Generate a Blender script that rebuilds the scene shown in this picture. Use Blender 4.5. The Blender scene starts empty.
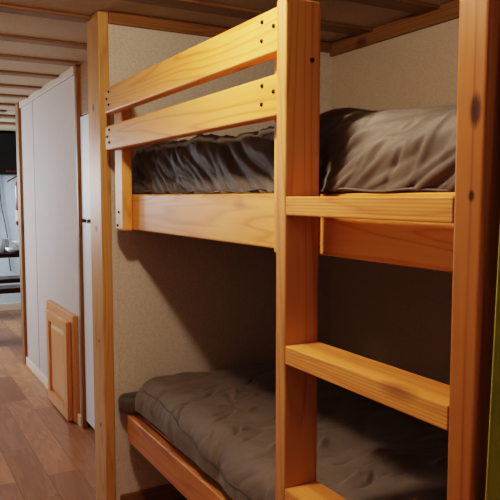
import bpy, bmesh, math, random
from mathutils import Vector, Matrix, noise as mnoise

random.seed(7)
SC = bpy.context.scene
COL = SC.collection

# ------------------------------------------------------------------ helpers
def link(o):
    COL.objects.link(o)
    return o

def mesh_obj(name, bm, mat, loc=(0, 0, 0), parent=None, smooth=False):
    me = bpy.data.meshes.new(name)
    bm.normal_update()
    bm.to_mesh(me)
    bm.free()
    if mat:
        for m in (mat if isinstance(mat, (list, tuple)) else [mat]):
            me.materials.append(m)
    if smooth:
        for p in me.polygons:
            p.use_smooth = True
    o = link(bpy.data.objects.new(name, me))
    place(o, loc, parent)
    return o

def place(o, loc, parent=None):
    o.location = loc
    if parent is not None:
        o.parent = parent
        if parent.parent is not None:
            base = Vector(parent.parent.location) + Vector(parent.location)
        else:
            base = Vector(parent.location)
        o.location = Vector(loc) - base

def box_bm(size, bevel=0.0, seg=2, bm=None, off=(0, 0, 0)):
    new = bm is None
    if new:
        bm = bmesh.new()
    r = bmesh.ops.create_cube(bm, size=1.0)
    vs = r['verts']
    for v in vs:
        v.co = Vector((v.co.x * size[0] + off[0], v.co.y * size[1] + off[1], v.co.z * size[2] + off[2]))
    if bevel > 0:
        es = {e for v in vs for e in v.link_edges}
        bmesh.ops.bevel(bm, geom=list(es), offset=bevel, segments=seg, affect='EDGES', profile=0.5)
    return bm

def board(name, x, y, z, mat, parent=None, bevel=0.003, seg=2):
    """box from ranges; origin at its centre"""
    s = (x[1] - x[0], y[1] - y[0], z[1] - z[0])
    c = ((x[0] + x[1]) / 2, (y[0] + y[1]) / 2, (z[0] + z[1]) / 2)
    return mesh_obj(name, box_bm(s, bevel, seg), mat, c, parent)

def lathe_bm(profile, n=24, bm=None, off=(0, 0, 0)):
    if bm is None:
        bm = bmesh.new()
    rings = []
    for r, z in profile:
        if r < 1e-6:
            rings.append([bm.verts.new((off[0], off[1], off[2] + z))])
        else:
            rings.append([bm.verts.new((off[0] + r * math.cos(2 * math.pi * i / n),
                                        off[1] + r * math.sin(2 * math.pi * i / n), off[2] + z)) for i in range(n)])
    for a, b in zip(rings, rings[1:]):
        if len(a) == 1 and len(b) == 1:
            continue
        for i in range(n):
            j = (i + 1) % n
            if len(a) == 1:
                bm.faces.new((a[0], b[i], b[j]))
            elif len(b) == 1:
                bm.faces.new((a[i], b[0], a[j]))
            else:
                bm.faces.new((a[i], b[i], b[j], a[j]))
    bmesh.ops.recalc_face_normals(bm, faces=bm.faces)
    return bm

def tube_bm(pts, r, n=8, bm=None):
    if bm is None:
        bm = bmesh.new()
    pts = [Vector(p) for p in pts]
    rings = []
    for i, p in enumerate(pts):
        d = (pts[min(i + 1, len(pts) - 1)] - pts[max(i - 1, 0)]).normalized()
        a = Vector((0, 0, 1)) if abs(d.z) < 0.9 else Vector((1, 0, 0))
        u = d.cross(a).normalized()
        w = d.cross(u).normalized()
        rings.append([bm.verts.new(p + r * (math.cos(2 * math.pi * k / n) * u + math.sin(2 * math.pi * k / n) * w)) for k in range(n)])
    for a, b in zip(rings, rings[1:]):
        for k in range(n):
            bm.faces.new((a[k], a[(k + 1) % n], b[(k + 1) % n], b[k]))
    bm.faces.new(rings[0][::-1])
    bm.faces.new(rings[-1])
    bmesh.ops.recalc_face_normals(bm, faces=bm.faces)
    return bm

def empty(name, loc, label, cat, group=None):
    o = link(bpy.data.objects.new(name, None))
    o.empty_display_size = 0.05
    o.location = loc
    o['label'] = label
    o['category'] = cat
    if group:
        o['group'] = group
    return o

def tag(o, label, cat, group=None):
    o['label'] = label
    o['category'] = cat
    if group:
        o['group'] = group
    return o

def struct(o):
    o['kind'] = 'structure'
    return o

# ------------------------------------------------------------------ materials
def srgb(r, g, b):
    f = lambda c: (c / 255 / 12.92) if c / 255 <= 0.04045 else ((c / 255 + 0.055) / 1.055) ** 2.4
    return (f(r), f(g), f(b), 1.0)

class NT:
    def __init__(self, name):
        self.m = bpy.data.materials.new(name)
        self.m.use_nodes = True
        self.t = self.m.node_tree
        self.b = self.t.nodes['Principled BSDF']
    def n(self, typ, **kw):
        nd = self.t.nodes.new(typ)
        for k, v in kw.items():
            if k in nd.inputs:
                nd.inputs[k].default_value = v
            else:
                setattr(nd, k, v)
        return nd
    def l(self, a, b):
        self.t.links.new(a, b)
    def math(self, op, a, b=None, clamp=False):
        nd = self.t.nodes.new('ShaderNodeMath')
        nd.operation = op
        nd.use_clamp = clamp
        for i, v in enumerate((a, b)):
            if v is None:
                continue
            if hasattr(v, 'is_output'):
                self.l(v, nd.inputs[i])
            else:
                nd.inputs[i].default_value = v
        return nd.outputs[0]
    def ramp(self, fac, stops):
        nd = self.t.nodes.new('ShaderNodeValToRGB')
        cr = nd.color_ramp
        while len(cr.elements) < len(stops):
            cr.elements.new(0.5)
        for e, (p, c) in zip(cr.elements, stops):
            e.position = p
            e.color = c if len(c) == 4 else (*c, 1)
        self.l(fac, nd.inputs[0])
        return nd.outputs[0]
    def mix(self, fac, a, b, blend='MIX'):
        nd = self.t.nodes.new('ShaderNodeMix')
        nd.data_type = 'RGBA'
        nd.blend_type = blend
        for s, v in ((nd.inputs[0], fac), (nd.inputs[6], a), (nd.inputs[7], b)):
            if hasattr(v, 'is_output'):
                self.l(v, s)
            else:
                s.default_value = v
        return nd.outputs[2]
    def bump(self, h, strength=0.2, dist=0.01):
        nd = self.n('ShaderNodeBump')
        nd.inputs['Strength'].default_value = strength
        nd.inputs['Distance'].default_value = dist
        self.l(h, nd.inputs['Height'])
        self.l(nd.outputs[0], self.b.inputs['Normal'])

def plain(name, col, rough=0.5, metal=0.0, spec=0.5):
    k = NT(name)
    k.b.inputs['Base Color'].default_value = col
    k.b.inputs['Roughness'].default_value = rough
    k.b.inputs['Metallic'].default_value = metal
    k.b.inputs['Specular IOR Level'].default_value = spec
    return k.m

def wood(name, axis, light, mid, dark, rough=0.42, rings=13.0, along=0.6, across=8.5, knots=(), contrast=1.0, lines=0.0):
    """clear-coated softwood; grain runs along the given local axis"""
    k = NT(name)
    tc = k.n('ShaderNodeTexCoord')
    oi = k.n('ShaderNodeObjectInfo')
    off = k.n('ShaderNodeCombineXYZ')
    r1 = k.math('MULTIPLY', oi.outputs['Random'], 37.0)
    r2 = k.math('MULTIPLY', oi.outputs['Random'], 91.0)
    k.l(r1, off.inputs[0]); k.l(r2, off.inputs[1]); k.l(r1, off.inputs[2])
    def mapped(a, c):
        mp = k.n('ShaderNodeMapping')
        s = [c, c, c]
        s['XYZ'.index(axis)] = a
        mp.inputs['Scale'].default_value = s
        k.l(tc.outputs['Object'], mp.inputs['Vector'])
        ad = k.n('ShaderNodeVectorMath', operation='ADD')
        k.l(mp.outputs[0], ad.inputs[0]); k.l(off.outputs[0], ad.inputs[1])
        return ad.outputs[0]
    n1 = k.n('ShaderNodeTexNoise', Scale=1.0, Detail=2.0, Roughness=0.4, Distortion=0.25)
    k.l(mapped(along, across), n1.inputs['Vector'])
    ring = k.math('FRACT', k.math('MULTIPLY', n1.outputs['Fac'], rings))
    # asymmetric growth ring: slow rise, quick fall
    ringc = k.ramp(ring, [(0.0, (0.5, 0.5, 0.5)), (0.15, (0, 0, 0)), (0.66, (0.22, 0.22, 0.22)), (0.92, (1, 1, 1)), (1.0, (0.5, 0.5, 0.5))])
    n2 = k.n('ShaderNodeTexNoise', Scale=1.0, Detail=4.0, Roughness=0.65)
    k.l(mapped(3.0, 190.0), n2.inputs['Vector'])
    n3 = k.n('ShaderNodeTexNoise', Scale=1.0, Detail=2.0)
    k.l(mapped(1.2, 5.0), n3.inputs['Vector'])
    f = k.math('ADD', k.math('MULTIPLY', ringc, 0.36 * contrast), k.math('MULTIPLY', n2.outputs['Fac'], 0.30 * contrast))
    f = k.math('ADD', f, k.math('MULTIPLY', k.math('SUBTRACT', n3.outputs['Fac'], 0.5), 0.7 * contrast))
    f = k.math('ADD', f, 0.5 - 0.33 * contrast, clamp=True)
    col = k.ramp(f, [(0.12, light), (0.5, mid), (0.95, dark)])
    # small random knots
    vor = k.n('ShaderNodeTexVoronoi', Scale=1.0)
    k.l(mapped(2.6, 5.2), vor.inputs['Vector'])
    kn = k.ramp(vor.outputs['Distance'], [(0.0, (1, 1, 1)), (0.075, (0.6, 0.6, 0.6)), (0.14, (0, 0, 0))])
    dk = (dark[0] * 0.35, dark[1] * 0.3, dark[2] * 0.3, 1)
    col = k.mix(k.math('MULTIPLY', kn, 0.75), col, dk)
    for (c, sx, sy, sz) in knots:
        sb = k.n('ShaderNodeVectorMath', operation='SUBTRACT')
        k.l(tc.outputs['Object'], sb.inputs[0]); sb.inputs[1].default_value = c
        dv = k.n('ShaderNodeVectorMath', operation='DIVIDE')
        k.l(sb.outputs[0], dv.inputs[0]); dv.inputs[1].default_value = (sx, sy, sz)
        ln = k.n('ShaderNodeVectorMath', operation='LENGTH')
        k.l(dv.outputs[0], ln.inputs[0])
        kk = k.ramp(k.math('ADD', ln.outputs['Value'], k.math('MULTIPLY', k.math('SUBTRACT', n2.outputs['Fac'], 0.5), 0.5)),
                    [(0.0, (1, 1, 1)), (0.55, (0.9, 0.9, 0.9)), (1.0, (0, 0, 0))])
        col = k.mix(k.math('MULTIPLY', kk, 0.92), col, (dark[0] * 0.12, dark[1] * 0.08, dark[2] * 0.08, 1))
    if lines:
        sx = k.n('ShaderNodeSeparateXYZ')
        k.l(tc.outputs['Object'], sx.inputs[0])
        zz = k.math('ADD', k.math('MULTIPLY', sx.outputs[2], lines), k.math('MULTIPLY', n1.outputs['Fac'], 1.6))
        band = k.ramp(k.math('FRACT', zz), [(0.0, (1, 1, 1)), (0.25, (0, 0, 0)), (0.75, (0, 0, 0)), (1.0, (1, 1, 1))])
        col = k.mix(k.math('MULTIPLY', band, 0.55), col, dark)
    k.l(col, k.b.inputs['Base Color'])
    k.b.inputs['Roughness'].default_value = rough
    k.b.inputs['Specular IOR Level'].default_value = 0.35
    k.bump(f, 0.10, 0.002)
    return k.m

PL, PM, PD = srgb(234, 184, 114), srgb(222, 160, 86), srgb(186, 116, 54)
RL, RM, RD = srgb(206, 136, 72), srgb(186, 112, 54), srgb(134, 70, 30)
pine_y = wood('pine_along_y', 'Y', PL, PM, PD)
pine_z = wood('pine_along_z', 'Z', PL, PM, PD)
ladder_z = wood('ladder_pine_z', 'Z', srgb(206, 158, 108), srgb(192, 140, 92), srgb(152, 102, 62))
ladder_z_knot_shaded = wood('ladder_pine_z_knotted_shaded', 'Z', srgb(176, 122, 70), srgb(156, 100, 54), srgb(112, 66, 34),  # darker copy of the ladder pine; weaker light here is in its colour
                     knots=[((-0.042, -0.007, 0.543), 0.02, 0.012, 0.028), ((-0.042, -0.004, 0.43), 0.012, 0.006, 0.010)])
ladder_y = wood('ladder_pine_y', 'Y', srgb(222, 166, 104), srgb(208, 146, 84), srgb(160, 100, 52), rings=22, across=18)
step_y = wood('tread_pine_y', 'Y', srgb(222, 166, 104), srgb(208, 146, 84), srgb(160, 100, 52), rings=16, across=14, lines=170.0)
red_y = wood('red_pine_y', 'Y', srgb(206, 146, 88), srgb(186, 122, 68), srgb(130, 76, 38))
trim_x = wood('trim_wood_x', 'X', srgb(158, 118, 78), srgb(138, 100, 62), srgb(104, 72, 42), across=20)
trim_y = wood('trim_wood_y', 'Y', srgb(158, 118, 78), srgb(138, 100, 62), srgb(104, 72, 42), across=20)
trim_z = wood('trim_wood_z', 'Z', srgb(160, 118, 74), srgb(140, 98, 58), srgb(104, 70, 40), across=20)
post_z = wood('post_wood_z', 'Z', srgb(210, 166, 110), srgb(196, 148, 92), srgb(160, 110, 62), across=12,
              knots=[((-0.02, -0.005, 0.172), 0.010, 0.016, 0.015), ((-0.02, -0.015, -0.625), 0.010, 0.014, 0.010), ((-0.02, 0.005, 0.645), 0.010, 0.014, 0.018), ((-0.02, -0.01, -0.28), 0.008, 0.012, 0.008)])
cab_z = wood('cabinet_wood_z', 'Z', srgb(214, 160, 108), srgb(200, 140, 88), srgb(168, 104, 60), across=14, rough=0.35)
cab_y = wood('cabinet_wood_y', 'Y', srgb(214, 160, 108), srgb(200, 140, 88), srgb(168, 104, 60), across=14, rough=0.35)
dark_table = wood('dark_table_wood', 'X', srgb(70, 46, 36), srgb(58, 37, 29), srgb(40, 25, 20), rough=0.3)
screw_mat = plain('dark_screw_metal', srgb(30, 22, 16), 0.6, 0.3)

def wallpaper(name, base, speck, scale=170):
    k = NT(name)
    tc = k.n('ShaderNodeTexCoord')
    n1 = k.n('ShaderNodeTexNoise', Scale=float(scale), Detail=3.0, Roughness=0.7)
    k.l(tc.outputs['Object'], n1.inputs['Vector'])
    n2 = k.n('ShaderNodeTexNoise', Scale=9.0, Detail=2.0)
    k.l(tc.outputs['Object'], n2.inputs['Vector'])
    f = k.ramp(n1.outputs['Fac'], [(0.42, (0, 0, 0)), (0.62, (1, 1, 1))])
    c = k.mix(k.math('MULTIPLY', f, 0.55), base, speck)
    c = k.mix(k.math('MULTIPLY', n2.outputs['Fac'], 0.12), c, (base[0] * 0.6, base[1] * 0.6, base[2] * 0.6, 1))
    k.l(c, k.b.inputs['Base Color'])
    k.b.inputs['Roughness'].default_value = 0.7
    k.b.inputs['Specular IOR Level'].default_value = 0.2
    k.bump(n1.outputs['Fac'], 0.12, 0.002)
    return k.m

paper = wallpaper('beige_speckled_wall', srgb(216, 206, 197), srgb(184, 173, 163))
paper2 = wallpaper('beige_rear_wall', srgb(206, 188, 172), srgb(178, 158, 142))
ceil_mat = wallpaper('beige_ceiling', srgb(206, 188, 164), srgb(190, 170, 146), 90)
white_wall = wallpaper('white_hall_panel', srgb(200, 190, 184), srgb(190, 180, 176), 60)
cream = plain('cream_trim', srgb(222, 206, 186), 0.5)
crown_mat = plain('pinkish_crown', srgb(196, 178, 160), 0.5)
white_door = plain('white_door_paint', srgb(216, 218, 224), 0.45)
seam_mat = plain('panel_seam', srgb(150, 142, 132), 0.6)
pale_wall = wallpaper('pale_far_wall', srgb(206, 216, 222), srgb(196, 208, 214), 30)

# floor: printed wood planks along Y
def floor_material():
    k = NT('wood_plank_floor')
    tc = k.n('ShaderNodeTexCoord')
    mp = k.n('ShaderNodeMapping')
    mp.inputs['Rotation'].default_value = (0, 0, math.radians(90))
    k.l(tc.outputs['Object'], mp.inputs['Vector'])
    br = k.n('ShaderNodeTexBrick')
    br.offset = 0.37
    br.inputs['Scale'].default_value = 1.0
    br.inputs['Mortar Size'].default_value = 0.0016
    br.inputs['Mortar Smooth'].default_value = 0.3
    br.inputs['Brick Width'].default_value = 0.62
    br.inputs['Row Height'].default_value = 0.142
    br.inputs['Bias'].default_value = 0.0
    br.inputs['Color1'].default_value = (0, 0, 0, 1)
    br.inputs['Color2'].default_value = (1, 1, 1, 1)
    br.inputs['Mortar'].default_value = (0.5, 0.5, 0.5, 1)
    k.l(mp.outputs[0], br.inputs['Vector'])
    sep = k.n('ShaderNodeSeparateColor')
    k.l(br.outputs['Color'], sep.inputs[0])
    tint = k.ramp(sep.outputs[0], [(0.0, srgb(150, 108, 84)), (0.35, srgb(200, 144, 106)), (0.65, srgb(168, 126, 102)), (1.0, srgb(212, 156, 114))])
    # grain
    cmb = k.n('ShaderNodeCombineXYZ')
    k.l(k.math('MULTIPLY', sep.outputs[0], 40.0), cmb.inputs[2])
    m2 = k.n('ShaderNodeMapping')
    m2.inputs['Scale'].default_value = (9.0, 1.3, 1.0)
    k.l(tc.outputs['Object'], m2.inputs['Vector'])
    ad = k.n('ShaderNodeVectorMath', operation='ADD')
    k.l(m2.outputs[0], ad.inputs[0]); k.l(cmb.outputs[0], ad.inputs[1])
    n1 = k.n('ShaderNodeTexNoise', Scale=1.0, Detail=3.0, Distortion=0.6)
    k.l(ad.outputs[0], n1.inputs['Vector'])
    ring = k.math('FRACT', k.math('MULTIPLY', n1.outputs['Fac'], 7.0))
    rc = k.ramp(ring, [(0.0, (0.6, 0.6, 0.6)), (0.1, (0, 0, 0)), (0.9, (0.9, 0.9, 0.9)), (1.0, (0.6, 0.6, 0.6))])
    m3 = k.n('ShaderNodeMapping')
    m3.inputs['Scale'].default_value = (150.0, 6.0, 1.0)
    k.l(tc.outputs['Object'], m3.inputs['Vector'])
    n2 = k.n('ShaderNodeTexNoise', Scale=1.0, Detail=3.0)
    k.l(m3.outputs[0], n2.inputs['Vector'])
    f = k.math('ADD', k.math('MULTIPLY', rc, 0.35), k.math('MULTIPLY', n2.outputs['Fac'], 0.35))
    c = k.mix(f, tint, srgb(120, 80, 58))
    c = k.mix(k.math('MULTIPLY', br.outputs['Fac'], 0.7), c, srgb(70, 44, 32))
    k.l(c, k.b.inputs['Base Color'])
    k.b.inputs['Roughness'].default_value = 0.38
    k.b.inputs['Specular IOR Level'].default_value = 0.5
    k.bump(n2.outputs['Fac'], 0.08, 0.002)
    return k.m
floor_mat = floor_material()

def fabric(name, c1, c2, rough=0.58, sheen=0.12, weave=900):
    k = NT(name)
    tc = k.n('ShaderNodeTexCoord')
    n1 = k.n('ShaderNodeTexNoise', Scale=14.0, Detail=4.0, Roughness=0.6)
    k.l(tc.outputs['Object'], n1.inputs['Vector'])
    n2 = k.n('ShaderNodeTexNoise', Scale=float(weave), Detail=1.0)
    k.l(tc.outputs['Object'], n2.inputs['Vector'])
    f = k.math('ADD', k.math('MULTIPLY', n1.outputs['Fac'], 0.7), k.math('MULTIPLY', n2.outputs['Fac'], 0.3))
    k.l(k.ramp(f, [(0.3, c1), (0.7, c2)]), k.b.inputs['Base Color'])
    k.b.inputs['Roughness'].default_value = rough
    k.b.inputs['Specular IOR Level'].default_value = 0.35
    k.b.inputs['Sheen Weight'].default_value = sheen
    k.b.inputs['Sheen Roughness'].default_value = 0.4
    k.bump(n2.outputs['Fac'], 0.05, 0.001)
    return k.m
duvet_mat = fabric('taupe_comforter', srgb(86, 81, 79), srgb(103, 97, 94))
duvet_low_lit = fabric('taupe_comforter_lit', srgb(104, 96, 92), srgb(123, 114, 109), rough=0.75)  # brightened copy of the upper cloth; extra fill light put into the colour
pipe_mat = fabric('taupe_piping', srgb(84, 76, 72), srgb(94, 86, 81))
sheet_mat = fabric('dark_grey_sheet', srgb(78, 72, 70), srgb(92, 85, 82))
mattress_mat = fabric('white_mattress_ticking', srgb(196, 190, 182), srgb(212, 206, 198), sheen=0.05)
green_mat = fabric('olive_green_cloth', srgb(128, 128, 34), srgb(148, 148, 46), rough=0.8, sheen=0.1)

# ------------------------------------------------------------------ the setting
XR, YE, ZC = 1.84, 2.497, 2.0          # rear wall of the alcove, end wall, ceiling
struct(board('floor', (-0.64, 1.90), (-1.0, 7.86), (-0.05, 0.0), floor_mat, bevel=0))
struct(board('ceiling', (-0.64, 1.90), (-1.0, 7.86), (ZC, ZC + 0.05), ceil_mat, bevel=0))
struct(board('wall_rear', (XR, XR + 0.05), (-1.0, 2.50), (0, ZC), paper2, bevel=0))
struct(board('wall_end', (0.775, XR), (YE, YE + 0.125), (0, ZC), paper, bevel=0))
struct(board('wall_left', (-0.64, -0.60), (-1.0, 7.8), (0, ZC), white_wall, bevel=0))
struct(board('wall_near', (-0.60, XR), (-1.04, -1.0), (0, ZC), paper2, bevel=0))
struct(board('wall_far', (-0.60, XR + 0.05), (7.8, 7.86), (0, ZC), pale_wall, bevel=0))
struct(board('wall_hall', (0.946, 0.99), (3.605, 5.28), (0, ZC), white_wall, bevel=0))
struct(board('wall_outer', (XR, XR + 0.05), (2.50, 7.8), (0, ZC), pale_wall, bevel=0))
struct(board('wall_washroom', (1.02, XR), (3.66, 3.70), (0, ZC), paper, bevel=0))
n = 1
def trim(x, y, z, m, bevel=0.003):
    global n
    o = struct(board('trim_%d' % n, x, y, z, m, bevel=bevel))
    n += 1
    return o
# ceiling battens in the hall and alcove
for yb in (3.095, 3.525, 3.965, 4.43, 4.86, 5.33, 5.75):
    trim((-0.60, 0.93), (yb - 0.042, yb + 0.042), (ZC - 0.012, ZC), trim_x)
trim((-0.60, 0.743), (2.582, 2.656), (ZC - 0.014, ZC), trim_x)
for yb in (2.245, 1.865, 1.45, 1.03):
    trim((-0.60, XR), (yb - 0.05, yb + 0.05), (ZC - 0.012, ZC), trim_x)
for yb in (6.7, 6.1):
    trim((-0.60, XR), (yb - 0.08, yb + 0.08), (ZC - 0.015, ZC), trim_x)
trim((0.784, XR), (YE - 0.016, YE), (ZC - 0.046, ZC), trim_x)                 # along the end wall's top
trim((XR - 0.016, XR), (-0.9, YE), (ZC - 0.062, ZC), trim_y)                  # along the rear wall's top
trim((0.744, 0.784), (YE - 0.004, 2.650), (0, ZC - 0.001), post_z, 0.004)     # corner post
trim((0.784, 0.806), (YE - 0.004, YE), (0.09, ZC - 0.046), paper, 0.001)      # cover strip beside the post
trim((0.939, 0.968), (3.572, 3.605), (0, ZC), trim_z)                          # jamb of the hall wall
trim((0.925, 0.992), (5.19, 5.30), (0, ZC), trim_z)                           # far jamb
trim((0.934, 0.946), (3.605, 5.19), (ZC - 0.045, ZC), crown_mat)                  # crown strip
trim((0.958, 1.00), (2.63, 3.572), (1.730, ZC), trim_y)                        # dark header above the white door
trim((0.9445, 0.946), (4.745, 4.755), (0.06, ZC - 0.045), seam_mat, 0)        # seam between wall panels
fr = empty('refrigerator', (1.25, 3.10, 0), 'tall white refrigerator with a dark gap between its doors, behind the corner post', 'refrigerator')
board('cabinet_body', (0.985, 1.50), (2.65, 3.566), (0.0, 1.722), plain('dark_fridge_side', srgb(92, 62, 44), 0.5), fr)
board('freezer_door', (0.955, 0.984), (2.65, 3.566), (1.174, 1.726), white_door, fr, 0.005)
board('refrigerator_door', (0.955, 0.984), (2.65, 3.566), (0.045, 1.158), white_door, fr, 0.005)
b = struct(board('baseboard_hall', (0.932, 0.946), (3.605, 5.19), (0, 0.062), cream))
b = struct(board('baseboard_end', (0.80, XR), (YE - 0.014, YE), (0, 0.092), trim_x))
b = struct(board('baseboard_far', (-0.60, XR), (7.785, 7.8), (0, 0.08), cream))

# ------------------------------------------------------------------ cabinet hatch in the hall wall
h = empty('access_hatch', (0.93, 4.02, 0.03), 'small wooden cabinet hatch with raised panel door low on the white hall wall', 'cabinet')
fy0, fy1, fz0, fz1 = 3.665, 4.335, 0.012, 0.625
bm = bmesh.new()
cx = 0.931
for (ya, yb, za, zb) in ((fy0, fy0 + 0.055, fz0, fz1), (fy1 - 0.055, fy1, fz0, fz1)):
    box_bm((0.03, yb - ya, zb - za), 0.002, 1, bm, (0, (ya + yb) / 2 - 4.0, (za + zb) / 2 - 0.32))
for (za, zb) in ((fz1 - 0.055, fz1), (fz0, fz0 + 0.05)):
    box_bm((0.03, fy1 - fy0 - 0.11, zb - za), 0.002, 1, bm, (0, 0.0, (za + zb) / 2 - 0.32))
mesh_obj('frame', bm, cab_z, (cx, 4.0, 0.32), h)
# the door stands proud of the frame
dy0, dy1, dz0, dz1 = 3.70, 4.21, 0.012, 0.585
dx0, dx1 = 0.886, 0.915
bm = bmesh.new()
cyd, czd = (dy0 + dy1) / 2, (dz0 + dz1) / 2
for s in (-1, 1):
    box_bm((dx1 - dx0, 0.062, dz1 - dz0), 0.003, 2, bm, (0, s * ((dy1 - dy0) / 2 - 0.031), 0))
    box_bm((dx1 - dx0, dy1 - dy0 - 0.124, 0.062), 0.003, 2, bm, (0, 0, s * ((dz1 - dz0) / 2 - 0.031)))
dr = mesh_obj('door', bm, cab_z, ((dx0 + dx1) / 2, cyd, czd), h)
# raised panel : bevelled slab
bm = bmesh.new()
w_, h_ = (dy1 - dy0 - 0.124) / 2, (dz1 - dz0 - 0.124) / 2
lo = [bm.verts.new((0.006, y, z)) for y, z in ((-w_, -h_), (w_, -h_), (w_, h_), (-w_, h_))]
hi = [bm.verts.new((-0.007, y, z)) for y, z in ((-w_ + .035, -h_ + .035), (w_ - .035, -h_ + .035), (w_ - .035, h_ - .035), (-w_ + .035, h_ - .035))]
bk = [bm.verts.new((0.012, v.co.y, v.co.z)) for v in lo]
for a, c in ((lo, hi), (bk, lo)):
    for i in range(4):
        j = (i + 1) % 4
        bm.faces.new((a[i], a[j], c[j], c[i]))
bm.faces.new(hi)
bm.faces.new(bk[::-1])
bmesh.ops.recalc_face_normals(bm, faces=bm.faces)
mesh_obj('panel', bm, cab_z, ((dx0 + dx1) / 2, cyd, czd), dr)

# ------------------------------------------------------------------ screws
def screw(parent, x, y, z, axis='X'):
    bm = lathe_bm([(0.0, 0.0035), (0.0028, 0.0035), (0.0044, 0.0022), (0.0046, -0.004), (0, -0.004)], 12)
    rot = Matrix.Rotation(math.radians(-90), 4, 'Y') if axis == 'X' else Matrix.Rotation(math.radians(90), 4, 'X')
    bmesh.ops.transform(bm, matrix=rot, verts=bm.verts)
    return mesh_obj('screw', bm, screw_mat, (x, y, z), parent)

# ------------------------------------------------------------------ upper bunk
ub = empty('upper_bunk', (1.30, 1.50, 1.17), 'upper bunk of varnished pine with two guard rails, fixed between the walls', 'bunk bed')
RX0, RX1 = 0.727, 0.765
rails = []
for nm, z0, z1 in (('guard_rail', 1.598, 1.690), ('guard_rail', 1.466, 1.554)):
    r = board(nm, (RX0, RX1), (1.1205, 2.372), (z0, z1), pine_y, ub, 0.006, 3)
    rails.append(r)
    zc = (z0 + z1) / 2
    for (yy, dz) in ((2.320, 0.027), (2.344, 0.004), (2.322, -0.018), (1.237, 0.026), (1.190, 0.008), (1.239, -0.013)):
        screw(r, RX0 - 0.0005, yy, zc + dz)
BX0, BX1 = 0.803, 0.841
sp = board('corner_post', (RX1, BX0), (2.295, 2.388), (1.172, 1.690), pine_z, ub, 0.008, 3)
screw(sp, RX1 - 0.0005, 2.345, 1.241)
screw(sp, RX1 - 0.0005, 2.358, 1.192)
board('corner_post', (RX1, BX0), (1.127, 1.253), (1.172, 1.690), pine_z, ub, 0.006, 3)
board('side_board', (BX0, BX1), (0.60, 2.388), (1.176, 1.306), pine_y, ub, 0.005, 3)
board('bed_deck', (BX1, 1.815), (0.60, 2.46), (1.190, 1.210), red_y, ub, 0.001, 1)

# ------------------------------------------------------------------ lower bunk
lb = empty('lower_bunk', (1.30, 1.50, 0.31), 'lower bunk with a reddish pine side board, under the upper bunk', 'bunk bed')
board('side_board', (BX0, BX1), (0.60, 2.40), (0.346, 0.452), red_y, lb, 0.006, 3)
board('bed_deck', (BX1, 1.815), (0.60, 2.47), (0.415, 0.4545), red_y, lb, 0.001, 1)
board('support_panel', (1.25, 1.29), (0.62, 1.75), (0.0, 0.415), red_y, lb, 0.003, 1)

# ------------------------------------------------------------------ ladder
LX0, LX1 = 0.689, 0.771
ld = empty('bunk_ladder', (0.727, 0.86, 0), 'wooden ladder with flat treads standing in front of the two bunks', 'ladder')
st = board('stringer', (LX0, LX1), (1.084, 1.119), (0.0, 1.680), ladder_z, ld, 0.004, 3)
screw(st, 0.750, 1.0838, 1.566, 'Y')
st = board('stringer', (LX0, LX1), (0.596, 0.6535), (0.0, 1.740), ladder_z_knot_shaded, ld, 0.006, 3)
for v in st.data.vertices:
    if v.co.y < 0:
        v.co.y += 0.020 * (0.5 - v.co.z / 1.74)
for zt in (1.299, 1.003, 0.709, 0.415):
    board('step', (LX0 + 0.001, LX1), (0.6537, 1.0838), (zt - 0.037, zt), step_y, ld, 0.002, 2)

# ------------------------------------------------------------------ mattresses and comforters
def slab(name, x, y, z, r, mat, label, bulge=0.0):
    bm = box_bm((x[1] - x[0], y[1] - y[0], z[1] - z[0]), r, 4)
    o = mesh_obj(name, bm, mat, ((x[0] + x[1]) / 2, (y[0] + y[1]) / 2, (z[0] + z[1]) / 2), None, True)
    return tag(o, label, 'mattress')
mu = slab('mattress', (0.866, 1.80), (0.63, 2.44), (1.212, 1.40), 0.04, mattress_mat, 'white mattress on the upper bunk, almost hidden under the comforter')
bm = bmesh.new()
NY, prof = 60, []
for k in range(24):                                   # rounded cross-section, front edge shaped per row
    prof.append(k)
rows = []
zb, zt, rr = 0.455, 0.522, 0.026
for i in range(NY + 1):
    y = 0.63 + (2.470 - 0.63) * i / NY
    e = max(0.0, min(1.0, (y - 2.33) / 0.07)); e = e * e * (3 - 2 * e)
    xf = 0.868 - 0.086 * e
    endr = 0.0
    if i == NY: endr = 0.008
    row = []
    for k in range(9):                                # top-front quarter then bottom-front quarter
        t = math.pi / 2 * k / 8
        row.append((xf + rr - rr * math.sin(t) + endr, zt - rr + rr * math.cos(t) - endr * 0.5))
    for k in range(9):
        t = math.pi / 2 * k / 8
        row.append((xf + rr - rr * math.cos(t) + endr, zb + rr - rr * math.sin(t) + endr * 0.5))
    row = [(1.80, zt)] + row + [(1.80, zb)]
    cr = 0.004 * mnoise.noise(Vector((y * 30, 0, 0))) * e
    rows.append([bm.verts.new((x - 1.3 + (cr if 0 < q < len(row) - 1 else 0), y - 1.5 - (0.003 if i == NY else 0), z - 0.49)) for q, (x, z) in enumerate(row)])
for a, b in zip(rows, rows[1:]):
    for q in range(len(a)):
        p = (q + 1) % len(a)
        bm.faces.new((a[q], b[q], b[p], a[p]))
bm.faces.new(rows[0]); bm.faces.new(rows[-1][::-1])
bmesh.ops.recalc_face_normals(bm, faces=bm.faces)
ml = mesh_obj('mattress', bm, sheet_mat, (1.3, 1.5, 0.49), None, True)
tag(ml, 'dark grey sheeted mattress of the lower bunk, corner showing past the comforter', 'mattress')

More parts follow.
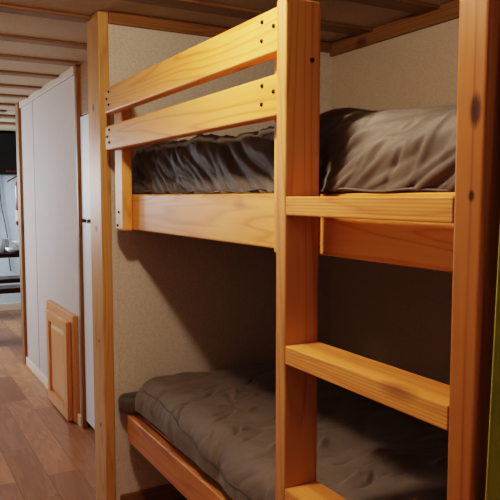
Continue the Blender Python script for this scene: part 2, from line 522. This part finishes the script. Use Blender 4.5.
def seg_d(p, a, b):
    ax, ay = a; bx, by = b; px, py = p
    dx, dy = bx - ax, by - ay
    L2 = dx * dx + dy * dy
    t = max(0.0, min(1.0, ((px - ax) * dx + (py - ay) * dy) / L2))
    qx, qy = ax + t * dx, ay + t * dy
    sgn = 1.0 if (dx * (py - ay) - dy * (px - ax)) > 0 else -1.0
    return math.hypot(px - qx, py - qy) * sgn, t

def comforter(label, x0, x1, y0, y1, ztop, r, drop, strokes, zvar, na, nb, puff, fold=None, xsh=None, ends=True, zmin=None, mat=None):
    """draped shell. (a, b) run over the flattened cloth; b grows toward the front edge (small X)"""
    Lx = x1 - (x0 + r)                      # flat part in X
    arc = r * math.pi / 2
    total = arc + drop
    bm = bmesh.new()
    amin, amax = y0 + (r if ends else 0) - (total if ends else 0), y1 - r + total
    grid, ab = [], []
    # denser rows where the cloth is seen from the camera (front half)
    bs = []
    for j in range(nb + 1):
        u = j / nb
        bs.append((Lx + total) * (1 - (1 - u) ** 1.7))
    for i in range(na + 1):
        a = amin + (amax - amin) * i / na
        row = []
        for j in range(nb + 1):
            bb = bs[j]
            dx = max(0.0, bb - Lx)
            if a > y1 - r:
                dy = a - (y1 - r); sy = 1
            elif ends and a < y0 + r:
                dy = (y0 + r) - a; sy = -1
            else:
                dy = 0.0; sy = 0
            dd = math.hypot(dx, dy)
            dcl = min(dd, total)
            if dd > 1e-9:
                ux, uy = dx / dd, dy / dd * sy
            else:
                ux = uy = 0.0
            if dcl < arc:
                th = dcl / r
                hor, dz = r * math.sin(th), r * (1 - math.cos(th))
            else:
                hor, dz = r, r + (dcl - arc)
            X = x1 - min(bb, Lx) - ux * hor
            Y = min(max(a, (y0 + r) if ends else -9), y1 - r) + uy * hor
            Z = ztop - dz
            row.append(bm.verts.new((X, Y, Z)))
            ab.append((Y if dy == 0 else a, bb - Lx, dcl))
        grid.append(row)
    for i in range(na):
        for j in range(nb):
            bm.faces.new((grid[i][j], grid[i][j + 1], grid[i + 1][j + 1], grid[i + 1][j]))
    bmesh.ops.recalc_face_normals(bm, faces=bm.faces)
    bm.normal_update()
    if sum(f.normal.z for f in bm.faces) < 0:
        bmesh.ops.reverse_faces(bm, faces=bm.faces)
        bm.normal_update()
    vs = [v for row in grid for v in row]
    nrm = [v.normal.copy() for v in vs]
    new = []
    for v, (a, bq, dc), nn in zip(vs, ab, nrm):
        p = v.co
        # broad billows + medium noise
        hgt = puff * (mnoise.noise(Vector((a * 3.1, bq * 4.0, 3.3))) * 0.9 + mnoise.noise(Vector((a * 7.5, bq * 8.0, 9.1))) * 0.45)
        q = (a, bq)
        if fold: hgt += fold(a, bq)
        for (sa, sb, w, amp, skew) in strokes:
            if min(sa[0], sb[0]) - 3 * w > a or max(sa[0], sb[0]) + 3 * w < a or min(sa[1], sb[1]) - 3 * w > bq or max(sa[1], sb[1]) + 3 * w < bq:
                continue
            dS, t = seg_d((a + 0.012 * mnoise.noise(Vector((a * 9, bq * 9, 1.7))), bq + 0.012 * mnoise.noise(Vector((a * 9, bq * 9, 5.2)))), sa, sb)
            ww = w * (1.0 if dS * skew > 0 else 0.5)
            env = math.sin(math.pi * (0.08 + 0.84 * t))
            hgt += amp * env * math.exp(-(dS / ww) ** 2)
        pn = p + nn * hgt
        pn.z += zvar(a) * max(0.0, min(1.0, (bq + 0.9) / 0.7)) * (1.0 - min(1.0, dc / total) ** 2)
        if xsh: pn.x += xsh(pn.y) * max(0.0, min(1.0, (bq + 0.45) / 0.4))
        if zmin and pn.x < zmin[0] and pn.z < zmin[1]: pn.z = zmin[1]
        new.append(pn)
    for v, c in zip(vs, new):
        v.co = c
    cen = ((x0 + x1) / 2, (y0 + y1) / 2, ztop - 0.1)
    bmesh.ops.translate(bm, vec=-Vector(cen), verts=bm.verts)
    o = mesh_obj('comforter', bm, mat or duvet_mat, cen, None, True)
    tag(o, label, 'comforter')
    def at(a, bq):
        """nearest grid point for piping"""
        i = min(range(na + 1), key=lambda k: abs(amin + (amax - amin) * k / na - a))
        j = min(range(nb + 1), key=lambda k: abs(bs[k] - Lx - bq))
        return new[i * (nb + 1) + j], nrm[i * (nb + 1) + j]
    return o, at

def sstep(x, a, b):
    t = max(0.0, min(1.0, (x - a) / (b - a)))
    return t * t * (3 - 2 * t)
def nz(x, y, z):
    return mnoise.noise(Vector((x, y, z)))
def billow(x):
    """rounded hills parted by sharp valleys"""
    x = abs(x) * 2.0
    return x / math.sqrt(1 + x * x)
def fold_u(a, b):
    wa = a + 0.020 * nz(a * 6, b * 6, 1.1)
    wb = b + 0.025 * nz(a * 6, b * 6, 7.7)
    wr = 1.0 - sstep(a, 1.10, 1.34)                 # right stretch, diagonal
    wl = sstep(a, 1.75, 2.05)                       # far left, leaning the other way and crumpled
    c = 0.5 + 1.3 * sstep(wb, -0.02, 0.10)           # upright at the top edge, leaning further down
    left = 0.020 * billow(nz((wa + c * wb) * 7.5, wb * 2.0 + wa * 0.8, 3.0)) + 0.010 * billow(nz((wa + 1.9 * wb) * 15, wb * 3.5 - wa * 2, 8.0)) + 0.004 * billow(nz((wa + 1.2 * wb) * 38, wb * 7.0, 18.0))
    cr = 0.014 * billow(nz((wa + 2.6 * wb) * 9, (wb - 0.4 * wa) * 7, 5.0))
    rg = 0.025 * billow(nz((wa - 1.5 * wb) * 4.6, (1.7 * wa + wb) * 0.9, 12.4)) + 0.013 * billow(nz((wa - 1.7 * wb) * 10, (1.7 * wa + wb) * 1.6, 21.0)) + 0.008 * billow(nz((wa - 1.6 * wb) * 22, (1.7 * wa + wb) * 2.5, 33.0))
    return left * (1 - wr) + rg * wr + cr * wl - 0.014
def zv_u(a):
    return 0.014 + 0.012 * sstep(a, 1.4, 2.3) + 0.016 * sstep(a, 1.1, 1.25) * (1 - sstep(a, 1.35, 1.6)) - 0.021 * (1 - sstep(a, 0.9, 1.2))
S = []
rs = random.Random(3)
for k in range(17):                                   # thin creases fanning up from the lower edge
    a = 0.66 + 0.50 * k / 16 + rs.uniform(-0.012, 0.012)
    L = rs.uniform(0.10, 0.22)
    b1 = rs.uniform(0.12, 0.20)
    S.append(((a, b1), (a - L * 0.75, b1 - L), rs.uniform(0.004, 0.008), rs.choice((-1, 1)) * rs.uniform(0.003, 0.006), rs.choice((-1, 1))))
cu, atu = comforter('rumpled taupe comforter on the upper bunk, behind the guard rails', 0.838, 1.80, 0.62, 2.485, 1.462, 0.085, 0.085, S, zv_u, 460, 120, 0.006, fold_u, lambda y: -0.026 * (1 - sstep(y, 1.05, 1.35)), True, (0.846, 1.3075))

rnd = random.Random(5)
def fold_l(a, b):
    wa = a + 0.02 * nz(a * 6, b * 6, 1.1)
    wb = b + 0.02 * nz(a * 6, b * 6, 7.7)
    edge = 0.6 * math.exp(-((b - 0.03) / 0.13) ** 2)
    top = 0.013 * billow(nz(wa * 5.0, wb * 4.0, 2.0)) + 0.004 * billow(nz((wa - 0.5 * wb) * 13, (wb + 0.3 * wa) * 8, 6.0))
    pinch = (0.010 * billow(nz((wa - 0.9 * wb) * 7, wb * 3.0, 9.0)) + 0.003 * billow(nz((wa - 1.2 * wb) * 19, wb * 4.0, 19.0))) * edge
    return top + pinch - 0.008
S = []
for k in range(64):
    a = rnd.uniform(0.75, 2.2); bq = rnd.gauss(-0.10, 0.13)
    L = rnd.uniform(0.05, 0.13)
    an = rnd.gauss(-1.15, 0.30)                    # short crisp tucks running from the edge inwards
    ca, cb = math.cos(an), math.sin(an)
    S.append(((a + ca * L / 2, bq + cb * L / 2), (a - ca * L / 2, bq - cb * L / 2), rnd.uniform(0.007, 0.012), rnd.choice((1, -1, -1)) * rnd.uniform(0.007, 0.013), rnd.choice((-1, 1))))
cl, atl = comforter('smooth taupe comforter with a piped edge on the lower bunk', 0.800, 1.80, 0.62, 2.40, 0.603, 0.085, 0.030, S,
                    lambda a: 0.020 * sstep(2.1 - a, 0.0, 0.8), 520, 190, 0.008, fold_l, lambda y: 0.016 * sstep(y, 1.55, 2.3), mat=duvet_low_lit)
def piping(o, at, path, off):
    pts = []
    for (a, b) in path:
        p, nn = at(a, b)
        pts.append(p + nn * off)
    N = len(pts)
    for _ in range(2):
        pts = [sum((pts[max(0, min(N - 1, i + d))] for d in (-3, -2, -1, 0, 1, 2, 3)), Vector()) / 7 for i in range(N)]
    pc = o.location.copy()
    mesh_obj('piping', tube_bm([p - pc for p in pts], 0.0030, 8), pipe_mat, pc, o, True)
piping(cl, atl, [(2.30 - 1.55 * k / 180, 0.075 + 0.055 * sstep(k, 20, 90) + 0.004 * math.sin(k * 0.3)) for k in range(181)], 0.0005)
piping(cu, atu, [(2.35 - 1.66 * k / 180, 0.20 + 0.004 * math.sin(k * 0.3)) for k in range(181)], 0.0005)

# ------------------------------------------------------------------ olive curtain at the near end of the bunks
bm = bmesh.new()
rows = []
for i in range(61):
    row = []
    for z in (0.04, 0.4, 0.8, 1.2, 1.6, 1.95):
        x = 0.684 + (z - 0.913) * 0.032 + 0.55 * i / 60
        y = 0.570 + 0.007 * math.sin(i * 0.75 + 2.2) + 0.003 * math.sin(i * 1.9)
        row.append(bm.verts.new((x - 0.95, y - 0.572, z - 0.9)))
    rows.append(row)
for a, b in zip(rows, rows[1:]):
    for j in range(5):
        bm.faces.new((a[j], b[j], b[j + 1], a[j + 1]))
c = mesh_obj('curtain', bm, green_mat, (0.95, 0.572, 0.9), None, True)
sol = c.modifiers.new('thick', 'SOLIDIFY'); sol.thickness = 0.003
tag(c, 'olive green cloth curtain hanging beside the near ladder stringer', 'curtain')

# ------------------------------------------------------------------ the far room
# black overhead cabinet
oc = empty('overhead_cabinet', (1.1, 7.6, 1.53), 'black overhead cabinet under the ceiling in the far room', 'cabinet')
blk = plain('black_cabinet', srgb(20, 18, 18), 0.4)
board('cabinet_body', (0.3, 1.80), (7.45, 7.798), (1.53, 1.975), blk, oc, 0.005)
for ya in (0.31, 0.805, 1.305):
    board('cabinet_door', (ya, ya + 0.485), (7.432, 7.45), (1.545, 1.96), blk, oc, 0.004)
# dining table and benches
tb = empty('dining_table', (1.25, 6.7, 0), 'dark brown dining table set with dishes in the far room', 'table')
board('tabletop', (0.5, 1.80), (6.42, 7.02), (0.725, 0.765), dark_table, tb, 0.006)
board('pedestal', (1.42, 1.52), (6.67, 6.77), (0.03, 0.725), dark_table, tb, 0.006)
board('foot', (1.28, 1.66), (6.5, 6.94), (0.0, 0.03), dark_table, tb, 0.006)
def bench(y0, y1, zt, label, parts=True):
    t = empty('bench', (1.2, (y0 + y1) / 2, 0), label, 'bench', 'benches at the dining table')
    board('seat', (0.5, 1.80), (y0, y1), (zt - 0.045, zt), dark_table, t, 0.006)
    for xx in (0.55, 1.70):
        board('leg', (xx, xx + 0.05), (y0 + 0.03, y1 - 0.03), (0, zt - 0.045), dark_table, t, 0.004)
    return t
bench(6.10, 6.36, 0.478, 'dark brown bench on the near side of the dining table')
bench(7.16, 7.46, 0.435, 'dark brown bench on the far side of the dining table')
china = plain('white_china', srgb(236, 238, 240), 0.25)
glassm = NT('clear_glass')
glassm.b.inputs['Transmission Weight'].default_value = 0.35
glassm.b.inputs['Roughness'].default_value = 0.15
glassm.b.inputs['Base Color'].default_value = srgb(226, 236, 240)
glass = glassm.m
TZ = 0.765
plate_prof = [(0, 0.004), (0.05, 0.004), (0.085, 0.016), (0.105, 0.022), (0.105, 0.018), (0.085, 0.010), (0.055, 0.0), (0, 0.0)]
for k, (lab) in enumerate(('white plate lowest in the stack on the far table', 'white plate in the middle of the stack on the far table', 'white plate uppermost in the stack on the far table')):
    o = mesh_obj('plate', lathe_bm(plate_prof, 28), china, (1.155, 6.60, TZ + 0.0005 + 0.008 * k), None, True)
    tag(o, lab, 'plate', 'stacked plates on the far table')
bowl_prof = [(0, 0.006), (0.03, 0.006), (0.065, 0.03), (0.085, 0.065), (0.089, 0.065), (0.07, 0.028), (0.04, 0.0), (0, 0.0)]
o = mesh_obj('bowl', lathe_bm(bowl_prof, 28), china, (1.165, 6.60, TZ + 0.0435), None, True)
tag(o, 'white bowl resting on the stack of plates on the far table', 'bowl')
o = mesh_obj('bowl', lathe_bm([(r * 0.75, z * 0.75) for r, z in bowl_prof], 28), china, (1.075, 6.52, TZ + 0.0005), None, True)
tag(o, 'small white bowl beside the plate stack on the far table', 'bowl')
gp = [(0, 0.006), (0.028, 0.006), (0.034, 0.13), (0.036, 0.13), (0.031, 0.0), (0, 0.0)]
for (gx, gy, lab) in ((1.03, 6.62, 'drinking glass left of the bowls on the far table'), (0.985, 6.56, 'drinking glass at the left edge of the photo on the far table')):
    o = mesh_obj('drinking_glass', lathe_bm(gp, 20), glass, (gx, gy, TZ + 0.0005), None, True)
    tag(o, lab, 'glass', 'drinking glasses on the far table')
# hanging cables on the far wall
cab_m = plain('dark_cable', srgb(48, 50, 52), 0.6)
for (pts, lab) in (([(1.165, 7.778, 1.53), (1.17, 7.78, 1.35), (1.185, 7.78, 1.15), (1.215, 7.78, 1.0), (1.235, 7.78, 0.85), (1.24, 7.78, 0.66), (1.26, 7.78, 0.45)], 'dark curving cable hanging down the pale far wall'),
                   ([(1.125, 7.778, 1.53), (1.127, 7.78, 1.3), (1.125, 7.78, 1.0), (1.13, 7.78, 0.7)], 'dark straight cable hanging down the pale far wall')):
    c0 = Vector(pts[0])
    o = mesh_obj('hanging_cable', tube_bm([Vector(p) - c0 for p in pts], 0.006, 6), cab_m, c0, None, True)
    tag(o, lab, 'cable', 'cables on the far wall')
# fire extinguisher on the wall end behind the far jamb
red = plain('red_enamel', srgb(140, 24, 28), 0.35)
labm = plain('cream_label', srgb(222, 206, 170), 0.5)
steel = plain('steel', srgb(200, 200, 200), 0.3, 0.9)
fe = empty('fire_extinguisher', (0.968, 5.37, 1.07), 'red fire extinguisher with a cream label hanging behind the far jamb', 'fire extinguisher')
mesh_obj('cylinder', lathe_bm([(0, 0), (0.04, 0), (0.048, 0.01), (0.048, 0.30), (0.042, 0.335), (0.02, 0.355), (0.018, 0.375), (0, 0.375)], 24), red, (0.968, 5.37, 1.07), fe, True)
mesh_obj('paper_label', lathe_bm([(0.0488, 0.0), (0.0488, 0.085)], 24), labm, (0.968, 5.37, 1.105), fe, True)
mesh_obj('handle', box_bm((0.11, 0.018, 0.012), 0.003, 2), red, (0.915, 5.37, 1.492), fe)
o = mesh_obj('lever', box_bm((0.10, 0.016, 0.010), 0.003, 2), red, (0.905, 5.37, 1.436), fe)
o.rotation_euler = (0, math.radians(-32), 0)
mesh_obj('safety_pin', tube_bm([(0, 0, 0), (0.012, 0, -0.004), (0.018, 0, -0.014), (0.010, 0, -0.022)], 0.003, 6), steel, (0.895, 5.355, 1.43), fe)
mesh_obj('neck', lathe_bm([(0.012, 0), (0.012, 0.055), (0, 0.055)], 12), steel, (0.968, 5.37, 1.44), fe)
mesh_obj('wall_bracket', box_bm((0.03, 0.03, 0.12), 0.002, 1), steel, (0.985, 5.31, 1.25), fe)

# ------------------------------------------------------------------ light
def point(name, loc, energy, color, radius):
    l = bpy.data.lights.new(name, 'POINT')
    l.energy = energy; l.color = color; l.shadow_soft_size = radius
    o = link(bpy.data.objects.new(name, l)); o.location = loc
    return o
def area(name, loc, target, energy, color, sx, sy):
    l = bpy.data.lights.new(name, 'AREA')
    l.shape = 'RECTANGLE'; l.size = sx; l.size_y = sy
    l.energy = energy; l.color = color
    o = link(bpy.data.objects.new(name, l)); o.location = loc
    o.rotation_euler = (Vector(target) - Vector(loc)).to_track_quat('-Z', 'Y').to_euler()
    return o
WARM = (1.0, 0.83, 0.63)
point('hall_ceiling_lamp', (0.31, 1.16, 1.94), 29, WARM, 0.04)
sp_ = bpy.data.lights.new('hall_fill_spot', 'SPOT')  # added fill for the hall and far rail ends, no known fixture
sp_.energy = 15; sp_.color = (1.0, 0.80, 0.60); sp_.shadow_soft_size = 0.08
sp_.spot_size = math.radians(125); sp_.spot_blend = 0.8
so = link(bpy.data.objects.new('hall_fill_spot', sp_)); so.location = (-0.30, 2.75, 1.80)
so.rotation_euler = (Vector((0.75, 3.6, 1.1)) - so.location).to_track_quat('-Z', 'Y').to_euler()
point('near_fill', (0.45, -0.7, 1.5), 4.5, (1.0, 0.90, 0.80), 0.08)  # added fill from behind the camera, not a ceiling fixture
area('window_daylight', (-0.57, 4.6, 1.25), (0.95, 4.1, 0.3), 18, (0.80, 0.88, 1.0), 1.3, 0.8)
area('far_window_daylight', (-0.57, 6.9, 1.3), (1.4, 6.9, 0.8), 85, (0.82, 0.92, 1.0), 1.2, 0.8)

w = bpy.data.worlds.new('World')
SC.world = w
w.use_nodes = True
w.node_tree.nodes['Background'].inputs[0].default_value = (0.6, 0.7, 0.9, 1)
w.node_tree.nodes['Background'].inputs[1].default_value = 0.06

# ------------------------------------------------------------------ camera
F = 655.0
def ray(u, v): return Vector((u - 250, 250 - v, F))
Yd = ray(-120, 196).normalized()
Xd = ray(1420, 196); Xd = (Xd - Xd.dot(Yd) * Yd).normalized()
Zd = Xd.cross(Yd)
if Zd.y < 0: Zd = -Zd
cam = bpy.data.cameras.new('camera')
cam.sensor_width = 36.0
cam.lens = F / 500 * 36.0
cam.clip_start = 0.05
co = link(bpy.data.objects.new('camera', cam))
right = Vector((Xd.x, Yd.x, Zd.x)); up = Vector((Xd.y, Yd.y, Zd.y)); fwd = Vector((Xd.z, Yd.z, Zd.z))
R = Matrix((right, up, -fwd)).transposed()
co.matrix_world = Matrix.Translation((0, 0, 1.30)) @ R.to_4x4()
SC.camera = co
SC.view_settings.view_transform = 'Filmic'
SC.view_settings.look = 'High Contrast'
SC.view_settings.exposure = 0.0
